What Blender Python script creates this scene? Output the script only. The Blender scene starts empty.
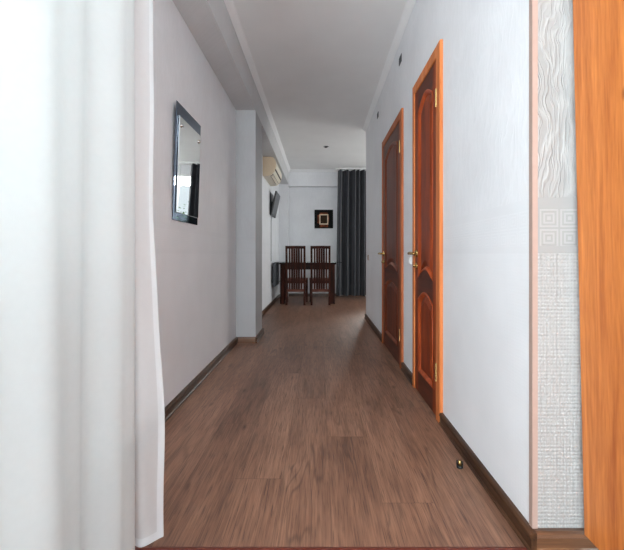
import bpy, math, random
from math import sin, cos, pi, radians
random.seed(7)
SC = bpy.context.scene
COL = SC.collection
F = 360.0; VX, VY = 319.5, 254.0; EYE = 0.91     # focal length in px, vanishing point, eye height

# ------------------------------------------------------------------ materials
def srgb(r, g, b):
    f = lambda c: (c/255/12.92) if c/255 <= .04045 else ((c/255+.055)/1.055)**2.4
    return (f(r), f(g), f(b), 1)

class NT:
    def __init__(s, name):
        s.m = bpy.data.materials.new(name); s.m.use_nodes = True
        s.t = s.m.node_tree; s.t.nodes.clear()
        s.out = s.n('ShaderNodeOutputMaterial'); s.p = s.n('ShaderNodeBsdfPrincipled')
        s.l(s.p.outputs[0], s.out.inputs[0])
    def n(s, kind, **kw):
        nd = s.t.nodes.new(kind)
        for k, v in kw.items(): setattr(nd, k, v)
        return nd
    def l(s, a, b): s.t.links.new(a, b)
    def val(s, inp, v):
        if hasattr(v, 'links') or isinstance(v, bpy.types.NodeSocket): s.l(v, inp)
        else: inp.default_value = v
    def math(s, op, a, b=0.0, c=None):
        nd = s.n('ShaderNodeMath', operation=op)
        s.val(nd.inputs[0], a); s.val(nd.inputs[1], b)
        if c is not None: s.val(nd.inputs[2], c)
        return nd.outputs[0]
    def obj(s): return s.n('ShaderNodeTexCoord').outputs['Object']
    def sep(s, v):
        nd = s.n('ShaderNodeSeparateXYZ'); s.l(v, nd.inputs[0]); return nd.outputs
    def comb(s, x, y, z):
        nd = s.n('ShaderNodeCombineXYZ')
        for i, v in enumerate((x, y, z)): s.val(nd.inputs[i], v)
        return nd.outputs[0]
    def noise(s, vec, scale, detail=3, rough=.5, dist=0):
        nd = s.n('ShaderNodeTexNoise'); s.l(vec, nd.inputs['Vector'])
        nd.inputs['Scale'].default_value = scale; nd.inputs['Detail'].default_value = detail
        nd.inputs['Roughness'].default_value = rough; nd.inputs['Distortion'].default_value = dist
        return nd.outputs['Fac']
    def ramp(s, fac, stops):
        nd = s.n('ShaderNodeValToRGB'); s.l(fac, nd.inputs[0])
        e = nd.color_ramp.elements
        while len(e) < len(stops): e.new(.5)
        for el, (p, c) in zip(e, stops): el.position = p; el.color = c
        return nd.outputs[0]
    def mix(s, fac, a, b, blend='MIX'):
        nd = s.n('ShaderNodeMixRGB', blend_type=blend)
        s.val(nd.inputs[0], fac); s.val(nd.inputs[1], a); s.val(nd.inputs[2], b)
        return nd.outputs[0]
    def bump(s, h, dist, strength=1.0):
        nd = s.n('ShaderNodeBump'); s.l(h, nd.inputs['Height'])
        nd.inputs['Distance'].default_value = dist; nd.inputs['Strength'].default_value = strength
        s.l(nd.outputs[0], s.p.inputs['Normal'])
    def set(s, **kw):
        for k, v in kw.items(): s.val(s.p.inputs[k.replace('_', ' ')], v)
        return s

def plain(name, col, rough=.5, metal=0, var=.06, scale=40, **kw):
    t = NT(name); o = t.obj()
    f = t.noise(o, scale, 2)
    d = tuple(c*(1-var) for c in col[:3])+(1,); b = tuple(min(1, c*(1+var)) for c in col[:3])+(1,)
    t.set(Base_Color=t.ramp(f, [(.3, d), (.7, b)]), Roughness=rough, Metallic=metal)
    for k, v in kw.items(): t.val(t.p.inputs[k.replace('_', ' ')], v)
    return t.m

def wood(name, dark, light, rough=.35, grain='z', coat=.2, stretch=12, knots=False, offs=0, spec=.5):
    t = NT(name); x, y, z = t.sep(t.obj())[0:3]
    if grain == 'z': v = t.comb(t.math('MULTIPLY', x, stretch), t.math('MULTIPLY', y, stretch), t.math('ADD', z, offs))
    elif grain == 'y': v = t.comb(t.math('MULTIPLY', x, stretch), t.math('ADD', y, offs), t.math('MULTIPLY', z, stretch))
    else: v = t.comb(t.math('ADD', x, offs), t.math('MULTIPLY', y, stretch), t.math('MULTIPLY', z, stretch))
    a = t.noise(v, 1.6, 4, .55, .6)
    b = t.noise(v, 9, 3, .6)
    f = t.math('ADD', t.math('MULTIPLY', a, .7), t.math('MULTIPLY', b, .3))
    c = t.ramp(f, [(.36, dark), (.5, tuple((p+q)/2 for p, q in zip(dark, light))), (.66, light)])
    if knots:
        vo = t.n('ShaderNodeTexVoronoi'); vo.inputs['Scale'].default_value = 1
        t.l(t.comb(t.math('MULTIPLY', x, 3), t.math('MULTIPLY', y, 9), t.math('MULTIPLY', z, 4)), vo.inputs['Vector'])
        k = t.ramp(vo.outputs['Distance'], [(.0, (.18, .12, .1, 1)), (.05, (.45, .35, .3, 1)), (.10, (1, 1, 1, 1))])
        c = t.mix(.8, c, k, 'MULTIPLY')
    t.set(Base_Color=c, Roughness=rough, Coat_Weight=coat, Coat_Roughness=.25, Specular_IOR_Level=spec)
    t.bump(b, .0006, .5)
    return t.m

def wallpaper(name, col, strength):
    t = NT(name); x, y, z = t.sep(t.obj())[0:3]
    u = t.math('ADD', x, y)
    # upper: embossed branches
    wob = t.noise(t.comb(t.math('MULTIPLY', u, 1.4), 0, z), 5, 3)
    uu = t.math('ADD', t.math('MULTIPLY', u, 30), t.math('MULTIPLY', wob, 4.5))
    vo = t.n('ShaderNodeTexVoronoi', feature='DISTANCE_TO_EDGE'); vo.inputs['Scale'].default_value = 1
    t.l(t.comb(uu, 0, t.math('MULTIPLY', z, 5.2)), vo.inputs['Vector'])
    br = t.math('SUBTRACT', 1, t.math('SMOOTH_MIN', t.math('MULTIPLY', vo.outputs[0], 7), 1, .1))
    vo2 = t.n('ShaderNodeTexVoronoi', feature='DISTANCE_TO_EDGE'); vo2.inputs['Scale'].default_value = 1
    t.l(t.comb(t.math('ADD', t.math('MULTIPLY', u, 64), t.math('MULTIPLY', wob, 7)), 3.3, t.math('MULTIPLY', z, 3.4)), vo2.inputs['Vector'])
    br2 = t.math('SUBTRACT', 1, t.math('SMOOTH_MIN', t.math('MULTIPLY', vo2.outputs[0], 12), 1, .1))
    up = t.math('ADD', br, t.math('MULTIPLY', br2, .6))
    # band: concentric squares
    cell = .064
    fx = t.math('ABSOLUTE', t.math('SUBTRACT', t.math('FRACT', t.math('DIVIDE', u, cell)), .5))
    zc = t.math('SUBTRACT', z, .928)
    fz = t.math('ABSOLUTE', t.math('SUBTRACT', t.math('FRACT', t.math('DIVIDE', zc, .062)), .5))
    ch = t.math('MAXIMUM', fx, fz)
    ring = t.math('ADD', t.math('MULTIPLY', t.math('SINE', t.math('MULTIPLY', ch, 2*pi*5.5)), .5), .5)
    ring = t.math('GREATER_THAN', ring, .5)
    inb = t.math('MULTIPLY', t.math('GREATER_THAN', z, .935), t.math('LESS_THAN', z, 1.05))
    band = t.math('MULTIPLY', ring, inb)
    # lower: woven
    wz = t.noise(t.comb(t.math('MULTIPLY', u, 4), 0, t.math('MULTIPLY', z, 90)), 1, 2)
    wu = t.noise(t.comb(t.math('MULTIPLY', u, 110), 0, t.math('MULTIPLY', z, 5)), 1, 2)
    sx = t.math('SINE', t.math('ADD', t.math('MULTIPLY', u, 620), t.math('MULTIPLY', wz, 2)))
    sz = t.math('SINE', t.math('ADD', t.math('MULTIPLY', z, 560), t.math('MULTIPLY', wu, 3)))
    wv = t.math('ADD', t.math('ADD', t.math('MULTIPLY', sx, .22), t.math('MULTIPLY', sz, .22)), t.math('ADD', wz, wu))
    isup = t.math('GREATER_THAN', z, 1.085); islow = t.math('LESS_THAN', z, .912)
    h = t.math('ADD', t.math('MULTIPLY', up, isup), t.math('ADD', band, t.math('MULTIPLY', wv, islow)))
    n = t.noise(t.obj(), 3, 3)
    d = tuple(c*.93 for c in col[:3])+(1,)
    base = t.ramp(n, [(.3, d), (.7, col)])
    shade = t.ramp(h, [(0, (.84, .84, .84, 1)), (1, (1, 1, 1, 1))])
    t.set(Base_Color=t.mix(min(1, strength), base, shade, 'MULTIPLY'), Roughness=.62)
    t.bump(h, .0022, strength)
    return t.m

def floor_mat():
    t = NT('laminate'); x, y, z = t.sep(t.obj())[0:3]
    W, L = .19, 1.29
    px = t.math('DIVIDE', t.math('ADD', x, 10.03), W)
    row = t.math('FLOOR', px); fx = t.math('FRACT', px)
    py = t.math('ADD', t.math('DIVIDE', y, L), t.math('MULTIPLY', row, .37))
    cellf = t.math('FLOOR', py); fy = t.math('FRACT', py)
    wn = t.n('ShaderNodeTexWhiteNoise', noise_dimensions='2D'); t.l(t.comb(row, cellf, 0), wn.inputs['Vector'])
    rnd = wn.outputs['Value']
    off = t.math('MULTIPLY', rnd, 37)
    v1 = t.comb(t.math('ADD', t.math('MULTIPLY', x, 9), off), t.math('ADD', t.math('MULTIPLY', y, .9), off), 0)
    big = t.noise(v1, 1.0, 2, .5, .3)
    # cathedral grain : contour lines of a stretched noise
    cath = t.math('ADD', t.math('MULTIPLY', t.math('SINE', t.math('MULTIPLY', big, 60)), .5), .5)
    v2 = t.comb(t.math('ADD', t.math('MULTIPLY', x, 170), off), t.math('MULTIPLY', y, 5), off)
    fine = t.noise(v2, 1.0, 4, .6)
    v3 = t.comb(t.math('ADD', t.math('MULTIPLY', x, 14), off), t.math('MULTIPLY', y, 2.2), off)
    blot = t.noise(v3, 1, 3, .5)
    vk = t.n('ShaderNodeTexVoronoi'); vk.inputs['Scale'].default_value = 1
    t.l(t.comb(t.math('ADD', t.math('MULTIPLY', x, 7), off), t.math('ADD', t.math('MULTIPLY', y, 2.6), off), 0), vk.inputs['Vector'])
    knot = t.ramp(vk.outputs['Distance'], [(.03, (.25, .2, .18, 1)), (.11, (1, 1, 1, 1))])
    f = t.math('ADD', t.math('ADD', t.math('MULTIPLY', cath, .05), t.math('MULTIPLY', fine, .51)), t.math('ADD', t.math('MULTIPLY', blot, .36), t.math('MULTIPLY', rnd, .12)))
    c = t.ramp(f, [(.34, srgb(*FLOOR[0])), (.48, srgb(*FLOOR[1])), (.62, srgb(*FLOOR[2])), (.78, srgb(*FLOOR[3]))])
    c = t.mix(.8, c, knot, 'MULTIPLY')
    ex = t.math('MINIMUM', fx, t.math('SUBTRACT', 1, fx)); ey = t.math('MINIMUM', fy, t.math('SUBTRACT', 1, fy))
    msk = t.noise(t.comb(t.math('ADD', t.math('MULTIPLY', x, 5), off), t.math('MULTIPLY', y, 1.1), off), 1, 1)
    line = t.math('MULTIPLY', t.math('POWER', cath, 5), t.ramp(msk, [(.42, (0, 0, 0, 1)), (.6, (1, 1, 1, 1))]))
    c = t.mix(t.math('MULTIPLY', line, .5), c, srgb(60, 40, 31))
    pore = t.noise(t.comb(t.math('ADD', t.math('MULTIPLY', x, 420), off), t.math('MULTIPLY', y, 9), off), 1.0, 2, .5)
    c = t.mix(t.ramp(pore, [(.56, (0, 0, 0, 1)), (.66, (.75, .75, .75, 1))]), c, srgb(66, 44, 34))
    seam = t.math('MAXIMUM', t.math('LESS_THAN', ex, .008), t.math('LESS_THAN', ey, .0014))
    c = t.mix(t.math('MULTIPLY', seam, .35), c, srgb(50, 34, 27))
    t.set(Base_Color=c, Roughness=t.math('ADD', .34, t.math('MULTIPLY', fine, .16)))
    t.bump(fine, .0006, .4)
    return t.m

FLOOR = [(90, 62, 48), (122, 87, 69), (145, 107, 86), (164, 125, 102)]
M = {}
M['floor'] = floor_mat()
M['paper'] = wallpaper('embossed_wallpaper', srgb(158, 158, 157), 1.0)  # same wallpaper, base darkened to offset the frontal light on the strip
M['paper_soft'] = wallpaper('soft_wallpaper', srgb(230, 231, 234), .18)
M['pillar'] = wallpaper('soft_wallpaper_pillar_shade', srgb(168, 168, 170), .18)  # soft wallpaper darkened, the pillar's shade put into its colour
M['beam'] = wallpaper('soft_wallpaper_beam_shade', srgb(204, 204, 205), .18)  # same paper again, shade on the beam put into its colour
M['paint'] = plain('ceiling_paint', srgb(232, 232, 232), .8, var=.02, scale=3)
M['crown'] = plain('crown_paint', srgb(238, 238, 239), .5, var=.02, scale=3)
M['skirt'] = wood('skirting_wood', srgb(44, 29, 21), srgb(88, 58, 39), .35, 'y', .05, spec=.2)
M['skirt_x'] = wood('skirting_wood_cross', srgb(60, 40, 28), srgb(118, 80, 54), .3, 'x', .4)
M['leaf'] = wood('varnished_door', srgb(92, 34, 15), srgb(150, 64, 30), .45, 'z', .04, 10, True, spec=.2)
M['leaf_far'] = wood('varnished_door_shaded', srgb(70, 30, 18), srgb(116, 54, 32), .45, 'z', .04, 10, spec=.2)  # leaf varnish darkened, the dimmer far end put into the colour
M['casing_far'] = wood('casing_pine_shaded', srgb(146, 80, 48), srgb(180, 106, 68), .5, 'z', 0, spec=.12)  # casing pine with the far end's shade in its colour
M['mould_far'] = wood('door_moulding_shaded', srgb(96, 44, 24), srgb(134, 66, 38), .4, 'z', .05, spec=.2)  # moulding wood toned down for the shade on the far door
M['leaf_dark'] = wood('dark_varnish', srgb(60, 27, 18), srgb(98, 44, 26), .42, 'y', .06, 10, spec=.22)
M['mould'] = wood('door_moulding_lit', srgb(136, 56, 26), srgb(184, 84, 42), .4, 'z', .06, spec=.22)  # leaf wood lightened, light catching the bevels put into its colour
M['casing'] = wood('casing_pine', srgb(180, 100, 54), srgb(214, 132, 80),   .5, 'z', 0, spec=.12)
M['pine'] = wood('open_door_pine', srgb(160, 84, 36), srgb(214, 132, 66), .45, 'z', .1, 14, True, 3, spec=.3)
M['chair'] = wood('chair_wood', srgb(30, 14, 10), srgb(74, 34, 22), .55, 'z', 0, spec=.12)
M['table'] = wood('table_wood', srgb(28, 15, 12), srgb(56, 32, 25), .5, 'x', 0, spec=.15)
M['seat'] = wood('seat_wood', srgb(90, 52, 40), srgb(128, 80, 64), .5, 'x', 0, spec=.15)
M['brass'] = plain('brass', srgb(205, 175, 115), .25, 1)
M['steel'] = plain('steel', srgb(200, 200, 200), .15, 1)
M['black'] = plain('black_plastic', srgb(22, 23, 25), .35)
M['screen'] = plain('screen', srgb(48, 51, 55), .3, 0)
M['grey'] = plain('grey_metal', srgb(66, 70, 75), .45)
M['white'] = plain('white_plastic', srgb(238, 238, 236), .35)
M['slot'] = plain('dark_slot', srgb(60, 60, 62), .6)
M['beige'] = plain('beige_plastic', srgb(226, 206, 176), .45, var=.03)
M['beige_front'] = plain('beige_front', srgb(226, 218, 200), .4, var=.03)
M['brown_slot'] = plain('brown_slot', srgb(52, 40, 32), .6)
M['drape'] = plain('dark_drape', srgb(40, 43, 50), .75, var=.15, scale=60, Sheen_Weight=.2)
M['guard'] = plain('corner_guard', srgb(164, 140, 130), .5, var=.03)
M['thresh'] = plain('threshold', srgb(96, 42, 32), .4)
M['mirror'] = plain('mirror_glass', (.86, .88, .88, 1), .01, 1, var=0)
M['tint'] = plain('tinted_mirror', srgb(112, 124, 142), .04, 1, var=0)
M['frame_black'] = plain('picture_black', srgb(20, 18, 17), .6, Specular_IOR_Level=.1)
M['gold'] = plain('picture_gold', srgb(214, 188, 156), .4, var=.2, scale=20)
M['umber'] = plain('picture_umber', srgb(120, 62, 36), .7, var=.7, scale=14, Specular_IOR_Level=.1)
M['dark_paint'] = plain('picture_centre', srgb(48, 34, 22), .6, var=.5, scale=60, Specular_IOR_Level=.1)
M['pvc'] = plain('window_frame_white', srgb(235, 236, 238), .4, var=.01)
M['leafg'] = plain('leaf_green', srgb(74, 128, 60), .6, var=.4, scale=8)
M['bark'] = plain('bark', srgb(80, 64, 48), .8)

def sheer(name, opac, col=(.80, .845, .85, 1)):
    t = NT(name); t.t.nodes.remove(t.p)
    d = t.n('ShaderNodeBsdfDiffuse'); tr = t.n('ShaderNodeBsdfTranslucent'); tp = t.n('ShaderNodeBsdfTransparent')
    w = t.noise(t.obj(), 60, 2)
    c = t.ramp(w, [(.2, tuple(q*.97 for q in col[:3])+(1,)), (.8, col)])
    t.l(c, d.inputs[0]); t.l(c, tr.inputs[0]); tp.inputs[0].default_value = (1, 1, 1, 1)
    m1 = t.n('ShaderNodeMixShader'); m1.inputs[0].default_value = .5
    t.l(d.outputs[0], m1.inputs[1]); t.l(tr.outputs[0], m1.inputs[2])
    m2 = t.n('ShaderNodeMixShader'); m2.inputs[0].default_value = opac
    t.l(tp.outputs[0], m2.inputs[1]); t.l(m1.outputs[0], m2.inputs[2]); t.l(m2.outputs[0], t.out.inputs[0])
    return t.m
M['sheer'] = sheer('sheer_fabric', .80)
M['sheer_thin'] = sheer('sheer_fabric_single', .74, (.80, .81, .82, 1))
M['hem'] = sheer('sheer_hem', .8, (.84, .86, .88, 1))
M['net'] = sheer('net_fabric', .25, (.92, .94, .95, 1))
def glass(name, gl=.08, col=(.95, .97, .97, 1)):
    t = NT(name); t.t.nodes.remove(t.p)
    tp = t.n('ShaderNodeBsdfTransparent'); tp.inputs[0].default_value = col
    g = t.n('ShaderNodeBsdfGlossy'); g.inputs['Roughness'].default_value = .02
    fr = t.n('ShaderNodeFresnel'); fr.inputs[0].default_value = 1.45
    m = t.n('ShaderNodeMixShader'); t.l(fr.outputs[0], m.inputs[0])
    t.l(tp.outputs[0], m.inputs[1]); t.l(g.outputs[0], m.inputs[2]); t.l(m.outputs[0], t.out.inputs[0])
    return t.m
M['glass'] = glass('clear_glass')
M['tabglass'] = glass('table_glass', col=(.80, .88, .86, 1))

# ------------------------------------------------------------------ mesh helpers
class MB:
    def __init__(s): s.v = []; s.f = []; s.mi = []
    def quad(s, pts, m=0):
        b = len(s.v); s.v += [tuple(p) for p in pts]; s.f.append(tuple(range(b, b+len(pts)))); s.mi.append(m); return s
    def box(s, x0, x1, y0, y1, z0, z1, m=0, c=0.0):
        """box with optional chamfer c"""
        if c <= 0:
            b = len(s.v)
            s.v += [(x, y, z) for x in (x0, x1) for y in (y0, y1) for z in (z0, z1)]
            for f in ((0,1,3,2),(4,6,7,5),(0,4,5,1),(2,3,7,6),(0,2,6,4),(1,5,7,3)):
                s.f.append(tuple(b+i for i in f)); s.mi.append(m)
            return s
        X = (x0, x1); Y = (y0, y1); Z = (z0, z1); idx = {}
        for i in (0, 1):
            for j in (0, 1):
                for k in (0, 1):
                    sx, sy, sz = (1-2*i)*c, (1-2*j)*c, (1-2*k)*c
                    for a, p in enumerate(((X[i], Y[j]+sy, Z[k]+sz), (X[i]+sx, Y[j], Z[k]+sz), (X[i]+sx, Y[j]+sy, Z[k]))):
                        idx[i, j, k, a] = len(s.v); s.v.append(p)
        def F_(*q): s.f.append(tuple(idx[t] for t in q)); s.mi.append(m)
        for i in (0, 1): F_((i,0,0,0), (i,1,0,0), (i,1,1,0), (i,0,1,0))
        for j in (0, 1): F_((0,j,0,1), (1,j,0,1), (1,j,1,1), (0,j,1,1))
        for k in (0, 1): F_((0,0,k,2), (1,0,k,2), (1,1,k,2), (0,1,k,2))
        for j in (0, 1):
            for k in (0, 1): F_((0,j,k,1), (1,j,k,1), (1,j,k,2), (0,j,k,2))
        for i in (0, 1):
            for k in (0, 1): F_((i,0,k,0), (i,1,k,0), (i,1,k,2), (i,0,k,2))
        for i in (0, 1):
            for j in (0, 1): F_((i,j,0,0), (i,j,1,0), (i,j,1,1), (i,j,0,1))
        for i in (0, 1):
            for j in (0, 1):
                for k in (0, 1): F_((i,j,k,0), (i,j,k,1), (i,j,k,2))
        return s
    def sweep(s, prof, path, m=0, caps=True, closed=True):
        """prof: list of 2D; path: list of functions mapping (a,b)->xyz"""
        n = len(prof); b = len(s.v)
        for fn in path: s.v += [tuple(fn(*p)) for p in prof]
        for k in range(len(path)-1):
            for i in range(n if closed else n-1):
                j = (i+1) % n
                s.f.append((b+k*n+i, b+k*n+j, b+(k+1)*n+j, b+(k+1)*n+i)); s.mi.append(m)
        if caps:
            s.f.append(tuple(b+i for i in range(n))); s.mi.append(m)
            s.f.append(tuple(b+(len(path)-1)*n+i for i in reversed(range(n)))); s.mi.append(m)
        return s
    def tube(s, pts, r, n=12, m=0):
        from mathutils import Vector
        P = [Vector(p) for p in pts]; rs = r if isinstance(r, (list, tuple)) else [r]*len(P)
        b = len(s.v); up = None
        for i, p in enumerate(P):
            d = (P[min(i+1, len(P)-1)]-P[max(i-1, 0)]).normalized()
            if up is None: up = Vector((0, 0, 1)) if abs(d.z) < .9 else Vector((1, 0, 0))
            a = d.cross(up).normalized(); c = a.cross(d).normalized(); up = c
            for k in range(n):
                w = 2*pi*k/n; q = p+(a*cos(w)+c*sin(w))*rs[i]; s.v.append(tuple(q))
        for i in range(len(P)-1):
            for k in range(n):
                j = (k+1) % n
                s.f.append((b+i*n+k, b+i*n+j, b+(i+1)*n+j, b+(i+1)*n+k)); s.mi.append(m)
        s.f.append(tuple(b+k for k in range(n))); s.mi.append(m)
        s.f.append(tuple(b+(len(P)-1)*n+k for k in reversed(range(n)))); s.mi.append(m)
        return s
    def grid(s, fn, nu, nv, m=0):
        b = len(s.v)
        for j in range(nv+1):
            for i in range(nu+1): s.v.append(tuple(fn(i/nu, j/nv)))
        for j in range(nv):
            for i in range(nu):
                a = b+j*(nu+1)+i; s.f.append((a, a+1, a+nu+2, a+nu+1)); s.mi.append(m)
        return s
    def build(s, name, mats, parent=None, smooth=False, fix=True, off=(0, 0, 0)):
        if not isinstance(mats, (list, tuple)): mats = [mats]
        me = bpy.data.meshes.new(name)
        me.from_pydata([(x-off[0], y-off[1], z-off[2]) for x, y, z in s.v], [], s.f)
        for m in mats: me.materials.append(m)
        for p, mi in zip(me.polygons, s.mi): p.material_index = mi; p.use_smooth = smooth
        if fix:
            import bmesh
            bm = bmesh.new(); bm.from_mesh(me); bmesh.ops.recalc_face_normals(bm, faces=bm.faces); bm.to_mesh(me); bm.free()
        o = bpy.data.objects.new(name, me); COL.objects.link(o)
        if parent: o.parent = parent
        else: o.location = off
        return o

def tag(o, label, cat, group=None, kind=None):
    o['label'] = label; o['category'] = cat
    if group: o['group'] = group
    if kind: o['kind'] = kind
    return o
def empty(name, loc, rz=0):
    o = bpy.data.objects.new(name, None); COL.objects.link(o); o.location = loc; o.rotation_euler = (0, 0, rz)
    o.empty_display_size = .1
    return o
def struct(o, label, cat): return tag(o, label, cat, kind='structure')

# ------------------------------------------------------------------ dimensions
XR, XL, XP = .66, -.855, -.655            # right wall, left wall, pillar/beam face
Y0, YR, YB, YW = 1.118, 5.11, 7.60, 7.75  # doorway face, end of right wall, beam face, back wall
H = 2.685; HB = 2.385                     # ceiling, beam underside
YP0, YP1 = 3.69, 4.10
XE = 3.2                                  # far room's right side
XN = 2.0                                  # near room's right side
YN = -2.6                                 # near room's rear
XWIN = -.86                               # near room's window wall

# floor / ceiling
struct(MB().box(XL-.2, XE+.2, Y0, YW+.2, -.1, 0).build('floor', M['floor']), 'brown wood-look laminate planks running the length of the hall', 'floor')
struct(MB().box(XWIN-.2, XN+.2, YN, Y0-.045, -.1, 0).build('floor_entry', M['floor']), 'brown laminate floor on the camera side of the dark red threshold', 'floor')
struct(MB().box(XL-.2, XE+.2, Y0, YW+.2, H, H+.1).build('ceiling', M['paint']), 'smooth pale grey painted ceiling above hall and dining area', 'ceiling')
struct(MB().box(XWIN-.2, XN+.2, YN, Y0, H, H+.1).build('ceiling_entry', M['paint']), 'ceiling of the entry room before the hall', 'ceiling')
# threshold
struct(MB().sweep([(-.0225, -.09), (.0225, -.09), (.0225, 0.0), (.015, .004), (-.015, .004), (-.0225, 0.0)],
    [lambda a, b: (-.8, Y0-.0225+a, b), lambda a, b: (XR-.001, Y0-.0225+a, b)]).build('trim_1', M['thresh']), 'thin dark red threshold strip across the hall floor', 'threshold')

# walls
def wall(name, label, *boxes, mat='paper_soft'):
    mb = MB()
    for b in boxes: mb.box(*b)
    return struct(mb.build(name, M[mat]), label, 'wall')
wall('wall_left', 'long grey papered left wall carrying the mirror', (XL-.15, XL, Y0, YW, 0, H))

# right wall with two door openings
CASW = .066
ND = (1.924, 2.490)      # near door casing outer range (y)
FD = (2.825, 3.712)      # far door
DT = 2.058               # casing top
CASF = .046             # far jamb, narrower
def opening(d): return (d[0]+CASW-.012, d[1]-CASF+.012, DT-CASW+.012)
n0, n1, nz = opening(ND); f0, f1, fz = opening(FD)
wall('wall_right', 'white right wall of the hall holding two brown doors',
     (XR, XR+.14, Y0, n0, 0, H), (XR, XR+.14, n0, n1, nz, H), (XR, XR+.14, n1, f0, 0, H),
     (XR, XR+.14, f0, f1, fz, H), (XR, XR+.14, f1, YR, 0, H))
# textured return beside the open door
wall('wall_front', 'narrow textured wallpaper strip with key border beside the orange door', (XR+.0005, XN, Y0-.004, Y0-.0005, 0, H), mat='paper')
wall('wall_far_room', 'wall closing the dining area behind the hall doors', (XR+.14, XE, YR-.12, YR, 0, H))
SY0, SY1, SZ0, SZ1 = 5.55, 7.2, .8, 2.4
wall('wall_far_right', 'right side wall of the dining area', (XE, XE+.15, YR, SY0, 0, H), (XE, XE+.15, SY0, SY1, 0, SZ0), (XE, XE+.15, SY0, SY1, SZ1, H), (XE, XE+.15, SY1, YW, 0, H))
# back wall with balcony opening
BX0, BX1, BZ = 1.02, 2.75, 2.50
wall('wall_back', 'pale grey end wall behind the dining table',
     (XL, BX0, YW, YW+.15, 0, H), (BX0, BX1, YW, YW+.15, BZ, H), (BX1, XE, YW, YW+.15, 0, H))
# near room
WY0, WY1, WZ0, WZ1 = -2.3, .98, .86, 2.35  # window run lengthened rearward so daylight strikes the right wall
wall('wall_entry_left', 'window wall behind the white sheer curtain',
     (XWIN-.15, XWIN, YN, WY0, 0, H), (XWIN-.15, XWIN, WY0, WY1, 0, WZ0), (XWIN-.15, XWIN, WY0, WY1, WZ1, H), (XWIN-.15, XWIN, WY1, Y0-.001, 0, H))
wall('wall_entry_right', 'right side wall of the entry room', (XN, XN+.15, YN, Y0-.001, 0, H))
# header above the opening (out of frame)
# beam + pillar + rear beam + corner pillar
struct(MB().box(XL, XP, Y0, YB, HB, H).build('trim_2', M['beam']), 'grey boxed ceiling beam running above the left wall', 'beam')
struct(MB().box(XL, XP, YP0, YP1, 0, HB).build('trim_3', M['pillar']), 'square grey pillar projecting from left wall under the beam', 'pillar')
struct(MB().box(XP, .50, YB, YW, 2.345, H).build('trim_4', M['paper_soft']), 'pale boxed beam across the top of the end wall', 'beam')
struct(MB().box(XL, XP-.01, YB, YW, 0, HB).build('trim_5', M['paper_soft']), 'narrow pale corner pillar left of the dining table', 'pillar')
# corner guard
struct(MB().sweep([(-.0025, -.0065), (.014, -.0065), (.014, -.004), (0, -.004), (0, .012), (-.0025, .012)],
      [lambda a, b: (XR+a, Y0+b, .062), lambda a, b: (XR+a, Y0+b, H)]).build('trim_6', M['guard']), 'slim beige corner strip on the white wall edge', 'corner strip')

# crown mouldings
CR = [(0, 0), (.006, 0), (.010, .006), (.020, .014), (.034, .026), (.042, .034), (.044, .042), (.050, .042), (.050, .045), (0, .045)]
def crown(name, label, p0, p1, n):
    """p0,p1 xy ends on wall, n = inward normal"""
    f = lambda p: (lambda a, b: (p[0]+n[0]*a, p[1]+n[1]*a, H-.045+b))
    return struct(MB().sweep(CR, [f(p0), f(p1)]).build(name, M['crown']), label, 'crown moulding')
crown('trim_7', 'white crown moulding along the top of the right wall', (XR, Y0), (XR, YR), (-1, 0))
crown('trim_8', 'white crown moulding along the long left beam', (XP, Y0), (XP, YB), (1, 0))
crown('trim_9', 'white crown moulding across the end wall beam', (XP, YB), (.50, YB), (0, -1))

# skirting boards
SK = [(0, 0), (.022, 0), (.022, .010), (.0175, .014), (.0175, .044), (.022, .048), (.020, .057), (.012, .062), (0, .062)]
def skirt(name, label, segs, mat='skirt'):
    mb = MB()
    for p0, p1, n in segs:
        f = lambda p, n=n: (lambda a, b: (p[0]+n[0]*a, p[1]+n[1]*a, b))
        mb.sweep(SK, [f(p0), f(p1)])
    return struct(mb.build(name, M[mat]), label, 'skirting board')
skirt('baseboard_right', 'dark brown skirting along the right hall wall', [((XR, Y0-.026), (XR, ND[0]), (-1, 0)), ((XR, ND[1]), (XR, FD[0]), (-1, 0)), ((XR, FD[1]), (XR, YR), (-1, 0))])
skirt('baseboard_left', 'dark brown skirting with glossy ridge below the mirror wall', [((XL, Y0), (XL, YP0), (1, 0)), ((XP, YP0-.022), (XP, YP1+.022), (1, 0)), ((XL, YP1), (XL, YB), (1, 0))])
skirt('baseboard_pillar', 'short dark brown skirting across the pillar face', [((XL+.022, YP0), (XP, YP0), (0, -1))], 'skirt_x')
skirt('baseboard_front', 'short brown skirting below the textured wallpaper strip', [((XR+.0005, Y0-.004), (XN, Y0-.004), (0, -1))], 'skirt_x')
skirt('baseboard_back', 'dark brown skirting along the end wall', [((XP-.01, YW), (BX0-.04, YW), (0, -1))], 'skirt_x')

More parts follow.
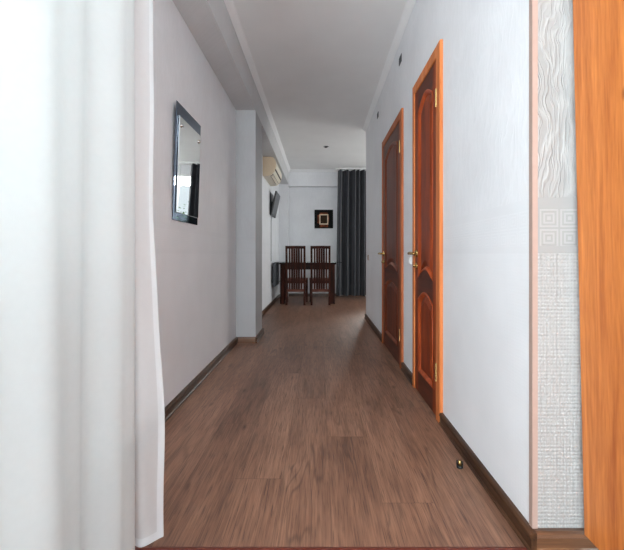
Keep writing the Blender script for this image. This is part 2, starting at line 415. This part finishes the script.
# ------------------------------------------------------------------ doors in the right wall
def arch(u0, u1, base, rise):
    c = (u0+u1)/2; hw = (u1-u0)/2
    return lambda u: base+rise*max(0, cos(pi/2*min(1, abs(u-c)/hw)))**1.0
def flat(z): return lambda u: z
def panel_loops(mb, u0, u1, zb, zt, xf, steps, n=18, cap=True, m=0):
    """nested outlines; steps = [(inset, depth)]"""
    loops = []
    for ins, dep in steps:
        a, b = u0+ins, u1-ins; pts = []
        for i in range(n+1):
            t = i/n; u = a+(b-a)*t; uo = u0+(u1-u0)*t; pts.append((xf+dep, u, zb(uo)+ins))
        for i in range(n+1):
            t = 1-i/n; u = a+(b-a)*t; uo = u0+(u1-u0)*t; pts.append((xf+dep, u, zt(uo)-ins))
        base = len(mb.v); mb.v += pts; loops.append([base+i for i in range(len(pts))])
    N = len(loops[0])
    for A, B in zip(loops, loops[1:]):
        for i in range(N):
            j = (i+1) % N; mb.f.append((A[i], A[j], B[j], B[i])); mb.mi.append(m)
    if cap:
        L = loops[-1]; k = N//2
        for i in range(k-1):
            mb.f.append((L[i], L[i+1], L[N-2-i], L[N-1-i])); mb.mi.append(m)
    return mb
def band(mb, u0, u1, zl, zh, x0, x1, n=18, m=0):
    for i in range(n):
        a = u0+(u1-u0)*i/n; b = u0+(u1-u0)*(i+1)/n
        la, lb, ha, hb = zl(a), zl(b), zh(a), zh(b)
        mb.quad([(x0, a, la), (x0, b, lb), (x0, b, hb), (x0, a, ha)], m)
        mb.quad([(x1, a, la), (x1, b, lb), (x1, b, hb), (x1, a, ha)], m)
        mb.quad([(x0, a, la), (x0, b, lb), (x1, b, lb), (x1, a, la)], m)
        mb.quad([(x0, a, ha), (x0, b, hb), (x1, b, hb), (x1, a, ha)], m)

def hall_door(name, d, label, sfx=''):
    ya, yb = d; root = empty(name, (XR, ya, 0)); struct(root, label, 'door')
    o = (XR, ya, 0); xc = XR-.018
    P = lambda mb, nm, mat, par=root, sm=False: mb.build(nm, mat, par, sm, off=o)
    # casing: two jambs and a head, slightly rounded
    cp = [(0, 0), (0, -.014), (.004, -.018), (CASW-.004, -.018), (CASW, -.014), (CASW, 0)]
    for nm, y, s in (('casing', ya, 1), ('casing', yb, -1)):
        k = 1 if s > 0 else CASF/CASW
        mb = MB().sweep([(a*k, b) for a, b in cp], [lambda a, b, y=y, s=s: (XR+b, y+s*a, 0), lambda a, b, y=y, s=s: (XR+b, y+s*a, DT-a)])
        P(mb, nm, M['casing'+sfx])
    mb = MB().sweep(cp, [lambda a, b: (XR+b, ya+a, DT-a), lambda a, b: (XR+b, yb-a, DT-a)])
    P(mb, 'casing', M['casing'+sfx])
    # frame lining
    i0, i1, it = ya+CASW-.012, yb-CASF+.012, DT-CASW+.012
    lin = MB().box(XR+.031, XR+.10, i0, i0+.012, 0, it).box(XR+.031, XR+.10, i1-.012, i1, 0, it).box(XR+.031, XR+.10, i0, i1, it-.012, it)
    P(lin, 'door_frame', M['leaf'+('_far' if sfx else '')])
    a, b, top = i0+.013, i1-.013, it-.013
    x0, x1 = XR-.011, XR+.030; st = .075 if (b-a) < .6 else .105
    ua, ub = a+st, b-st
    zt_up, zb_up = arch(ua, ub, 1.845, .065), arch(ua, ub, .755, .055)
    zt_lo, zb_lo = arch(ua, ub, .62, .055), flat(.14)
    fr = MB().box(x0, x1, a, ua, .008, top).box(x0, x1, ub, b, .008, top)
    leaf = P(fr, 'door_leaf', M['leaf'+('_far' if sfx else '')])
    rl = MB()
    band(rl, ua, ub, flat(.008), zb_lo, x0, x1)
    band(rl, ua, ub, zt_lo, zb_up, x0, x1)
    band(rl, ua, ub, zt_up, flat(top), x0, x1)
    r = P(rl, 'door_rail', M['leaf_dark'], root)
    for zb, zt in ((zb_up, zt_up), (zb_lo, zt_lo)):
        mo = MB(); panel_loops(mo, ua-.004, ub+.004, zb, zt, x0, [(0, .003), (0, -.002), (.005, -.004), (.012, -.001), (.024, .014)], cap=False)
        P(mo, 'moulding', M['mould'+sfx], root, True)
        pn = MB(); panel_loops(pn, ua+.018, ub-.018, lambda u, z=zb: z(u)+.018, lambda u, z=zt: z(u)-.018, x0, [(0, .014), (.012, .014), (.045, .003)])
        P(pn, 'door_panel', M['leaf'+('_far' if sfx else '')])
    # lever handle near the far stile; lever points to the hinge side
    yh = b-.045; zh = EYE+.004
    h = MB().tube([(x0+.001, yh, zh), (x0-.006, yh, zh), (x0-.012, yh, zh)], [.026, .026, .02], 20)
    h.tube([(x0-.010, yh, zh), (x0-.052, yh, zh)], .009, 12)
    h.tube([(x0-.052, yh+.006, zh), (x0-.055, yh-.04, zh+.003), (x0-.053, yh-.08, zh-.001), (x0-.049, yh-.115, zh-.005)], [.010, .009, .008, .007], 12)
    P(h, 'door_handle', M['brass'], root, True)
    k = MB().tube([(x0+.001, yh, zh-.082), (x0-.006, yh, zh-.082), (x0-.010, yh, zh-.082)], [.024, .024, .016], 20)
    k.tube([(x0-.008, yh, zh-.082), (x0-.026, yh, zh-.082)], [.008, .010], 10)
    P(k, 'lock_knob', M['brass'], root, True)
    for z in (1.77, .26):
        hg = MB().tube([(x0-.006, a-.006, z-.05), (x0-.006, a-.006, z+.05)], .006, 10).box(x0-.002, x0+.002, a-.002, a+.02, z-.045, z+.045)
        P(hg, 'hinge', M['brass'])
    # dark room side behind leaf
    P(MB().box(XR+.11, XR+.125, i0-.01, i1+.01, 0, it+.01), 'back_board', M['leaf'+('_far' if sfx else '')])
    return root
hall_door('door_1', ND, 'narrow reddish-brown panelled door, the one nearer the textured wall strip')
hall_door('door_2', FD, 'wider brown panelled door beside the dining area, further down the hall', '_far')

# open door on the near right: leaf runs towards the camera, leaning slightly
def near_door():
    root = empty('door_3', (.797, 1.085, 0)); struct(root, 'large orange pine door standing open beside textured wallpaper', 'door')
    root.rotation_euler = (0, radians(-1.25), 0)
    o = (0, 0, 0)
    w, t, z0, z1 = .80, .038, .064, 2.06
    lf = MB().box(0, t, -.22, 0, z0, z1, c=.004).box(0, t, -w, -w+.12, z0, z1, c=.004)
    lf.box(.001, t-.001, -w+.118, -.218, z0+.002, z0+.20).box(.001, t-.001, -w+.118, -.218, 1.90, z1-.002).box(.001, t-.001, -w+.118, -.218, .86, 1.0)
    lf.build('door_leaf', M['pine'], root)
    for a, b in ((z0+.20, .86), (1.0, 1.90)):
        pn = MB(); panel_loops(pn, -w+.12, -.22, flat(a), flat(b), .001, [(0, 0), (.006, .004), (.016, .010), (.03, .010), (.07, .003)])
        pn.build('door_panel', M['pine'], root)
    for z in (.32, 1.80):
        MB().tube([(.044, .006, z-.05), (.044, .006, z+.05)], .006, 10).build('hinge', M['brass'], root, True)
near_door()

# ------------------------------------------------------------------ windows
def window(name, label, axis, a0, a1, z0, z1, p, t=.07, mull=(), sill=False):
    """axis 'y': opening in a wall whose plane is x=p, along y ; axis 'x': plane y=p along x"""
    T = (lambda a, d, z: (d, a, z)) if axis == 'y' else (lambda a, d, z: (a, d, z))
    root = empty(name, T((a0+a1)/2, p, z0)); struct(root, label, 'window'); o = tuple(root.location)
    def bx(mb, A0, A1, D0, D1, Z0, Z1):
        p0 = T(A0, D0, Z0); p1 = T(A1, D1, Z1); return mb.box(p0[0], p1[0], p0[1], p1[1], p0[2], p1[2])
    w = .06; mb = MB()
    bx(mb, a0, a1, p, p+t, z0, z0+w); bx(mb, a0, a1, p, p+t, z1-w, z1)
    bx(mb, a0, a0+w, p, p+t, z0+w, z1-w); bx(mb, a1-w, a1, p, p+t, z0+w, z1-w)
    for q in mull: bx(mb, q-w/2, q+w/2, p, p+t, z0+w, z1-w)
    mb.build('window_frame', M['pvc'], root, off=o)
    xs = [a0+w]+[v for q in mull for v in (q-w/2, q+w/2)]+[a1-w]
    for i in range(0, len(xs), 2):
        g = MB(); bx(g, xs[i], xs[i+1], p+t*.4, p+t*.4+.006, z0+w, z1-w); g.build('pane', M['glass'], root, off=o)
    return root
window('window_1', 'bright window behind the white sheer curtain', 'y', WY0, WY1, WZ0, WZ1, XWIN-.12, mull=(-1.4, -.45, .3))
window('window_2', 'tall balcony door window beside the dark drape, seen in the mirror', 'x', BX0, BX1, 0, BZ, YW+.04, mull=(1.8,))

window('added_window_3', 'side window of the dining area, unseen, added for daylight', 'y', SY0, SY1, SZ0, SZ1, XE+.04, mull=(6.4,))  # unseen window, added so side light reaches the end wall

# ------------------------------------------------------------------ sheer curtain at left
def near_curtain():
    root = empty('sheer_curtain', (-.50, 1.0, 2.45)); tag(root, 'long white translucent sheer curtain hanging at the left of the hall opening', 'curtain')
    o = tuple(root.location); ZT, ZB = 2.45, .052
    def px2x(px, y): return (px-VX)/F*y
    def flare(z):                                  # how far the free edge swings out, in px
        t = max(0, min(1, (1.02-z)/.62)); return 10.5*t*t*(3-2*t)
    # free single-layer edge : 0 = hem edge, 1 = where it meets the gathered part
    def edge(u, v):
        z = ZT+(ZB-ZT)*v; y = 1.085-.03*u
        w = 1.4*sin(v*31)*(v > .4)*.5
        pe = 152+flare(z)+w*(1-u); pi_ = 133.5-3*(1-v)
        x = px2x(pe*(1-u)+pi_*u, y) - .004*sin(u*pi)
        return (x-.0, y+.012*sin(u*5+v*2), z)
    MB().grid(edge, 14, 60).build('loose_edge', M['sheer_thin'], root, True, False, off=o)
    MB().grid(lambda u, v: (lambda p: (p[0]-.0006, p[1]-.003, p[2]+.001))(edge(u*.16, v)), 4, 60).build('hem', M['hem'], root, True, False, off=o)
    MB().grid(lambda u, v: (lambda p: (p[0], p[1]-.003, p[2]+.010*(1-v)))(edge(u, 1-.006*(1-v)*1)), 12, 2).build('bottom_hem', M['hem'], root, True, False, off=o)
    # gathered body, runs along the window towards the camera
    folds = [(0, 0), (.05, .5), (.11, 1), (.20, .2), (.30, .9), (.36, .35), (.50, 1.0), (.60, .15), (.74, .8), (.86, .1), (1, .9)]
    def body(u, v):
        z = ZT+(.035-ZT)*v; y = 1.062-1.35*u
        ph = u*30+.8*sin(u*9); amp = .012+.012*v
        x = -.545-.02*u + amp*(sin(ph)+.4*sin(ph*2.3+1)) + .008*sin(v*3+u*14)
        if u < .06: x = x*(u/.06)+px2x(134-1.5*(1-v), y)*(1-u/.06)
        return (x, y, z)
    MB().grid(body, 220, 40).build('gathered_fabric', M['sheer'], root, True, False, off=o)
    MB().grid(lambda u, v: (lambda p: (p[0]-.035-.008*sin(u*47), p[1]-.004, p[2]))(body(u, v)), 160, 30).build('fabric_fold', M['sheer'], root, True, False, off=o)
    rail = MB().tube([(-.52, 1.10, 2.47), (-.56, -.4, 2.47)], .012, 10)
    rail.build('curtain_rail', M['white'], root, True, off=o)
near_curtain()

# ------------------------------------------------------------------ mirror
def mirror():
    root = empty('wall_mirror', (XL, 2.29, 1.455)); tag(root, 'frameless mirror on tinted grey-blue glass backing, hung on left wall', 'mirror')
    root.rotation_euler = (0, radians(2.0), 0)
    w, h = .42, .69
    MB().box(.0145, .0195, -w/2, w/2, -h/2, h/2, c=.0015).build('backing_panel', M['tint'], root)
    MB().box(.021, .027, -w/2+.03, w/2-.012, -h/2+.047, h/2-.075, c=.002).build('mirror_glass', M['mirror'], root)
    MB().box(.001, .0145, -w/2+.1, w/2-.1, -h/2+.1, h/2-.1).build('mount', M['slot'], root)
    for y in (-w/2+.065, w/2-.05):
        for z in (h/2-.125, ):
            MB().tube([(.027, y, z), (.033, y, z), (.036, y, z)], [.011, .011, .007], 16).build('screw_cap', M['steel'], root, True)
mirror()

# ------------------------------------------------------------------ small fixtures on the right wall
def plate(name, label, cat, y, z, sy, sz, mat, th=.008, rocker=None):
    root = empty(name, (XR, y, z)); tag(root, label, cat)
    MB().box(-th, -.0005, -sy/2, sy/2, -sz/2, sz/2, c=.002).build('plate', mat, root)
    if rocker: MB().box(-th-.005, -th+.001, -sy*.32, sy*.32, -sz*.32, sz*.32, c=.002).build('rocker', rocker, root)
    return root
v = plate('air_vent', 'small dark grey vent slot high on right wall above near door', 'vent', 2.93, 2.49, .085, .065, M['slot'], .004)
for k in range(4): MB().box(-.007, -.0035, -.036, .036, -.026+k*.015, -.020+k*.015).build('louvre', M['grey'], v)
v = plate('air_vent', 'tiny faint grey vent slot high on right wall above wider door', 'vent', 4.06, 2.475, .08, .06, M['grey'], .004)
for k in range(4): MB().box(-.007, -.0035, -.034, .034, -.024+k*.014, -.018+k*.014).build('louvre', M['slot'], v)
plate('light_switch', 'small white light switch on the wall between the two brown doors', 'switch', 2.60, .862, .07, .05, M['white'], .012, M['white'])
plate('light_switch', 'faint pale switch on the grey wall past the wider door', 'switch', 4.85, .862, .075, .075, M['guard'], .008, M['guard'])

# door stop
ds = empty('door_stop', (.598, 1.535, 0)); tag(ds, 'small black and brass door stop on the floor beside right skirting', 'door stop')
MB().tube([(0, 0, .0), (0, 0, .006), (0, 0, .010)], [.014, .014, .011], 20).build('base', M['black'], ds, True)
MB().tube([(0, 0, .009), (0, 0, .026), (0, 0, .03)], [.008, .008, .005], 16).build('post', M['brass'], ds, True)
MB().tube([(-.011, .0, .008), (-.011, 0, .032)], .0032, 8).tube([(.011, .0, .008), (.012, 0, .026)], .0036, 8).build('rubber_buffer', M['black'], ds, True)

# ------------------------------------------------------------------ air conditioner
def ac():
    y0, y1 = 5.42, 6.26; zt = 2.375; z0 = 2.09
    root = empty('air_conditioner', (XL, (y0+y1)/2, z0)); tag(root, 'beige split air conditioner unit on left wall under the beam', 'air conditioner'); o = tuple(root.location)
    prof = [(0, .285), (.12, .285), (.155, .275), (.180, .250), (.194, .21), (.196, .16), (.188, .11), (.165, .06), (.135, .025), (.10, .005), (.05, 0), (0, .0)]
    f = lambda y: (lambda a, b: (XL+a, y, z0+b))
    MB().sweep(prof, [f(y0+.02), f(y1-.02)]).build('body', M['beige_front'], root, off=o)
    big = [(a*1.02, b) for a, b in prof]
    MB().sweep(big, [f(y0), f(y0+.02)]).build('end_cap', M['beige'], root, off=o)
    MB().sweep(big, [f(y1-.02), f(y1)]).build('end_cap', M['beige'], root, off=o)
    # front panel line, intake slots, outlet louvre
    g = lambda y, k: (lambda a, b: (XL+a, y, z0+b))
    fp = [(.1995, .21), (.2020, .16), (.1945, .11), (.190, .112), (.196, .16), (.194, .208)]
    MB().sweep(fp, [f(y0+.03), f(y1-.03)]).build('front_panel', M['beige_front'], root, off=o)
    MB().sweep([(.186, .092), (.193, .104), (.189, .106), (.180, .092)], [f(y0+.03), f(y1-.03)]).build('intake_slot', M['brown_slot'], root, off=o)
    MB().sweep([(.110, .006), (.150, .034), (.147, .040), (.105, .010)], [f(y0+.06), f(y1-.06)]).build('outlet_slot', M['brown_slot'], root, off=o)
    MB().sweep([(.118, .002), (.150, .022), (.148, .027), (.116, .006)], [f(y0+.07), f(y1-.07)]).build('louvre', M['beige_front'], root, off=o)
ac()

# ------------------------------------------------------------------ television
def tv():
    root = empty('tv', (XL+.075, 6.40, 1.78)); tag(root, 'small flat black tv tilted down on a bracket on left wall', 'tv')
    root.rotation_euler = (0, 0, 0)
    sc = empty('screen_unit', (0, 0, 0)); sc.parent = root; sc.rotation_euler = (0, radians(12.5), 0)
    w, h = .56, .42
    MB().box(-.018, .010, -w/2, w/2, -h/2, h/2, c=.006).box(-.034, -.016, -w/2+.08, w/2-.08, -h/2+.07, h/2-.08, c=.006).build('casing', M['black'], sc)
    MB().box(.0095, .012, -w/2+.02, w/2-.02, -h/2+.028, h/2-.02).build('screen', M['screen'], sc)
    MB().box(-.074, -.062, -.16, .16, -.20, .20, c=.003).build('wall_plate', M['black'], root)
    MB().box(-.064, -.028, -.045, .045, -.05, .05, c=.003).build('bracket', M['black'], root)
    MB().tube([(-.068, -.05, -.19), (-.0715, -.07, -.30), (-.0715, -.07, -.85), (-.0715, -.06, -1.0)], .0045, 8).build('cable', M['slot'], root, True)
tv()

# ------------------------------------------------------------------ radiator
def radiator():
    y0, y1, z0, z1 = 6.34, 6.90, .33, .75
    root = empty('radiator', (XL, y0, z0)); tag(root, 'dark grey panel radiator low on left wall behind the table end', 'radiator'); o = tuple(root.location)
    mb = MB().box(XL+.03, XL+.075, y0, y1, z0, z1, c=.006)
    n = 10
    for i in range(n):
        a = y0+.02+(y1-y0-.04)*i/n; mb.box(XL+.074, XL+.082, a+.008, a+(y1-y0-.04)/n-.008, z0+.02, z1-.02, c=.003)
    mb.build('panel', M['grey'], root, off=o)
    for yy in (y0+.1, y1-.13): MB().box(XL+.001, XL+.031, yy, yy+.03, z0+.06, z1-.06).build('bracket', M['slot'], root, off=o)
    MB().tube([(XL+.05, y1, z0+.03), (XL+.05, y1+.2, z0+.03), (XL+.05, YB-.03, z0+.03)], .010, 10).build('pipe', M['grey'], root, True, off=o)
radiator()

# ------------------------------------------------------------------ picture
def picture():
    y = YW; cx = (323.8-VX)/F*YW; cz = EYE+(VY-219.1)/F*YW; s = .20
    root = empty('framed_picture', (cx, y, cz)); tag(root, 'square black framed picture with pale rectangle, on the end wall', 'picture')
    fr = MB()
    fr.box(-s, s, -.022, -.001, s-.02, s, c=.003).box(-s, s, -.022, -.001, -s, -s+.02, c=.003).box(-s, -s+.02, -.022, -.001, -s+.02, s-.02, c=.003).box(s-.02, s, -.022, -.001, -s+.02, s-.02, c=.003)
    fr.build('frame', M['frame_black'], root)
    MB().box(-s+.018, s-.018, -.012, -.002, -s+.018, s-.018).build('mat_board', M['frame_black'], root)
    ar = MB()
    ar.box(-.13, -.09, -.0135, -.0115, -.09, .09, 0).box(.09, .11, -.0135, -.0115, -.07, .09, 0).box(-.09, .09, -.0135, -.0115, .105, .135, 0).box(-.09, .09, -.0135, -.0115, -.175, -.12, 0)
    ar.box(-.095, .095, -.0145, -.0125, .082, .104, 1).box(-.095, .095, -.0145, -.0125, -.118, -.094, 1).box(-.095, -.073, -.0145, -.0125, -.094, .082, 1).box(.073, .095, -.0145, -.0125, -.094, .082, 1)
    ar.box(-.073, .073, -.014, -.0125, -.094, .082, 2)
    ar.build('artwork', [M['umber'], M['gold'], M['dark_paint']], root)
picture()

# ------------------------------------------------------------------ dark drape
def drape():
    Y = 7.42; ZT, ZB = 2.635, .055
    root = empty('dark_drape', (.68, Y, ZT)); tag(root, 'floor-length charcoal pleated drape hanging at the end wall', 'curtain'); o = tuple(root.location)
    def f(u, v):
        x0 = .375-.035*v; x1 = 1.09
        x = x0+(x1-x0)*u
        ph = u*2*pi*6.3+1.3*sin(u*9+.6)+.5*sin(u*23)+.3*sin(v*3+u*4); a = .068+.014*v+.016*sin(u*17)
        return (x+.010*cos(ph), Y+a*sin(ph)+.018*sin(ph*2+v), ZT+(ZB-ZT)*v)
    dr = MB().grid(f, 260, 24).build('fabric', M['drape'], root, True, False, off=o)
    MB().box(.33, 2.9, Y-.012, Y+.012, 2.655, H-.001).build('ceiling_track', M['white'], root, off=o)
    for i in range(17):
        x = .385+i*.0435; MB().tube([(x, Y, 2.62), (x, Y, 2.662)], .003, 6).build('hook', M['steel'], root, off=o)
drape()
# bright sheer beyond the drape
def back_sheer():
    Y = 7.53
    root = empty('net_curtain', (1.9, Y, 2.63)); tag(root, 'white net curtain over the balcony window, seen only in the mirror', 'curtain'); o = tuple(root.location)
    f = lambda u, v: (1.32+1.3*u, Y+.018*sin(u*70)+.006*sin(u*23), 2.63-2.57*v)
    MB().grid(f, 240, 6).build('fabric', M['net'], root, True, False, off=o)
back_sheer()

# ------------------------------------------------------------------ ceiling spotlight
cx, cy = .107, 5.94
sp = empty('ceiling_spotlight', (cx, cy, H)); tag(sp, 'small chrome recessed spotlight in the ceiling before the table', 'light')
ring = MB().sweep([(.030, -.001), (.045, -.001), (.045, -.006), (.036, -.011), (.030, -.010)], [(lambda a, b, w=w: (a*cos(w), a*sin(w), b)) for w in [2*pi*k/28 for k in range(29)]], caps=False)
ring.build('ring', M['steel'], sp, True)
MB().tube([(0, 0, -.001), (0, 0, -.012), (0, 0, -.022)], [.028, .026, .014], 18).build('bulb', M['slot'], sp, True)

# ------------------------------------------------------------------ dining table
def table():
    y0, y1 = 6.50, 7.22; zt = .752
    root = empty('dining_table', (-.215, (y0+y1)/2, 0)); tag(root, 'dark wooden dining table with glass sheet on top, before end wall', 'table'); o = tuple(root.location)
    xl, xr = -.735, .305
    MB().box(xl, xr, y0+.02, y1-.02, zt-.032, zt-.001, c=.004).build('tabletop', M['table'], root, off=o)
    MB().box(-.815, .41, y0-.02, y1+.03, zt, zt+.008, c=.002).build('glass_sheet', M['tabglass'], root, off=o)
    ap = MB().box(-.69, .26, y0+.06, y0+.085, zt-.125, zt-.032).box(-.69, .26, y1-.085, y1-.06, zt-.125, zt-.032).box(-.69, -.665, y0+.085, y1-.085, zt-.125, zt-.032).box(.235, .26, y0+.085, y1-.085, zt-.125, zt-.032)
    ap.build('apron', M['table'], root, off=o)
    for x in (-.718, .199):
        for y in (y0+.05, y1-.13):
            MB().box(x, x+.083, y, y+.08, 0, zt-.032, c=.005).build('leg', M['chair'], root, off=o)
table()

# ------------------------------------------------------------------ dining chairs
def chair():
    root = empty('dining_chair', (0, 0, 0)); hw = .178
    for s in (-1, 1):
        # back leg continues up as back post, slightly raked
        x0, x1 = (s*hw-.036, s*hw) if s > 0 else (s*hw, s*hw+.036)
        MB().sweep([(x0, 0), (x1, 0), (x1, .036), (x0, .036)],
            [lambda a, b: (a, b+.0, 0), lambda a, b: (a, b+.03, .42), lambda a, b: (a, b+.03, .50), lambda a, b: (a, b-.012, 1.055)]).build('back_leg', M['chair'], root)
        fx = s*(hw+.008)
        MB().box(fx-.02, fx+.02, .40, .44, 0, .43, c=.004).build('front_leg', M['chair'], root)
        MB().box(s*(hw-.012)-.011, s*(hw-.012)+.011, .06, .41, .25, .28, c=.003).build('side_stretcher', M['chair'], root)
    MB().sweep([(-hw, .055), (hw, .055), (hw, .25), (hw+.03, .30), (hw+.03, .45), (hw+.02, .46), (-hw-.02, .46), (-hw-.03, .45), (-hw-.03, .30), (-hw, .25)],
        [lambda a, b: (a*.99, b, .43), lambda a, b: (a, b, .436), lambda a, b: (a, b, .456), lambda a, b: (a*.98, b*.99+.002, .462)]).build('seat', M['seat'], root)
    MB().box(-hw+.03, hw-.03, .04, .056, .385, .432).build('seat_rail', M['chair'], root)
    MB().box(-hw, hw, .415, .43, .375, .43).build('seat_rail', M['chair'], root)
    tr = MB().sweep([(-.001, 1.0), (-.001, 1.05), (.024, 1.05), (.024, 1.0)], [(lambda a, b, x=x: (x, a-.006+.010*(1-(x/hw)**2), b+.006*(1-(x/hw)**2))) for x in [-hw+.03+(2*hw-.06)*k/8 for k in range(9)]])
    tr.build('top_rail', M['chair'], root)
    MB().box(-hw+.034, hw-.034, .016, .038, .235, .285, c=.003).build('lower_rail', M['seat'], root)
    xs = [-.104, -.060, -.020, .020, .060, .104]
    ws = [.014, .019, .018, .018, .019, .014]
    for x, w in zip(xs, ws):
        MB().sweep([(x-w, 0), (x+w, 0), (x+w, .010), (x-w, .010)],
            [lambda a, b: (a, b+.022, .28), lambda a, b: (a, b+.026, .45), lambda a, b: (a, b+.028, .60), lambda a, b: (a, b+.002, 1.005)]).build('slat', M['chair'], root)
    return root
def copy_tree(o):
    r = o.copy(); COL.objects.link(r)
    for ch in o.children:
        c = ch.copy(); COL.objects.link(c); c.parent = r
    return r
c1 = chair(); c2 = copy_tree(c1)
c1.location = (-.427, 6.385, 0); c2.location = (.018, 6.385, 0)
tag(c1, 'dark slat-back wooden chair at the table end nearer the radiator', 'chair', 'dining chairs')
tag(c2, 'dark slat-back wooden chair at the table end nearer the drape', 'chair', 'dining chairs')

# ------------------------------------------------------------------ greenery outside the balcony window
def bush(x, y, h, r, label):
    root = empty('garden_bush', (x, y, -.3)); tag(root, label, 'bush')
    st = MB()
    for k in range(5):
        a = k*1.3; st.tube([(0, 0, 0), (.15*cos(a), .15*sin(a), h*.5), (r*.6*cos(a), r*.6*sin(a), h*.85)], [.03, .02, .008], 6)
    st.build('stem', M['bark'], root, True)
    lv = MB()
    for k in range(1400):
        a = random.uniform(0, 2*pi); t = random.random()**.5; e = random.uniform(-1, 1)
        px, py, pz = r*t*cos(a)*math.sqrt(1-e*e*.6), r*t*sin(a)*math.sqrt(1-e*e*.6), h*.58+h*.42*e*t
        s = random.uniform(.03, .06); b = random.uniform(0, 2*pi); c = random.uniform(-.8, .8)
        dx, dy, dz = s*cos(b), s*sin(b), s*c; nx, ny = -sin(b)*s*.45, cos(b)*s*.45
        lv.quad([(px-dx, py-dy, pz-dz), (px+nx, py+ny, pz+.01), (px+dx, py+dy, pz+dz), (px-nx, py-ny, pz-.01)])
    lv.build('foliage', M['leafg'], root, fix=False)
bush(2.35, 10.2, 2.5, 1.0, 'leafy green bush outside the balcony window, seen in the mirror')
struct(MB().box(-2, 5, YW+.2, 14, -.4, -.3).build('trim_10', M['slot']), 'paved ground outside the balcony window', 'ground')

# ------------------------------------------------------------------ lights
def area(name, loc, rot, sx, sy, power, col=(1, 1, 1)):
    l = bpy.data.lights.new(name, 'AREA'); l.shape = 'RECTANGLE'; l.size = sx; l.size_y = sy; l.energy = power; l.color = col
    o = bpy.data.objects.new(name, l); COL.objects.link(o); o.location = loc; o.rotation_euler = rot
    return o
area('window_daylight', (XWIN-.20, .30, 1.6), (0, radians(-90), 0), 1.45, 1.2, 10, (.90, .97, 1.0))
area('window_daylight', (XWIN-.20, -1.35, 1.6), (0, radians(-90), radians(32)), 1.45, 1.7, 370, (.87, .965, 1.0))  # added light at the lengthened, unseen stretch of the window
area('balcony_daylight', ((BX0+BX1)/2, YW+.75, 2.85), (radians(-52), 0, 0), 1.9, 1.1, 520, (1.0, .98, .95))
area('side_fill', (XE+.35, (SY0+SY1)/2, 1.6), (0, radians(90), 0), 1.5, 1.6, 68, (1.0, .99, .97))  # fill light for the dining area, set outside the added window
area('entry_fill', (-.1, -2.4, 1.5), (radians(90), 0, 0), 1.8, 2.0, 75, (.87, .96, 1.0))  # added fill behind the camera, no window stands there
SC.cycles.diffuse_bounces = 8; SC.cycles.max_bounces = 14; SC.cycles.transparent_max_bounces = 16
w = bpy.data.worlds.new('sky'); SC.world = w; w.use_nodes = True
bg = w.node_tree.nodes['Background']; bg.inputs[0].default_value = (.88, .94, 1.0, 1); bg.inputs[1].default_value = 1.0

# ------------------------------------------------------------------ camera
cam = bpy.data.cameras.new('camera'); co = bpy.data.objects.new('camera', cam); COL.objects.link(co)
cam.sensor_width = 36; cam.lens = F/624*36
cam.shift_x = -(VX-312)/624; cam.shift_y = -(275-VY)/624
cam.clip_start = .02
co.location = (0, 0, EYE); co.rotation_euler = (radians(90), 0, 0)
SC.camera = co
SC.view_settings.view_transform = 'Standard'
SC.view_settings.exposure = .09
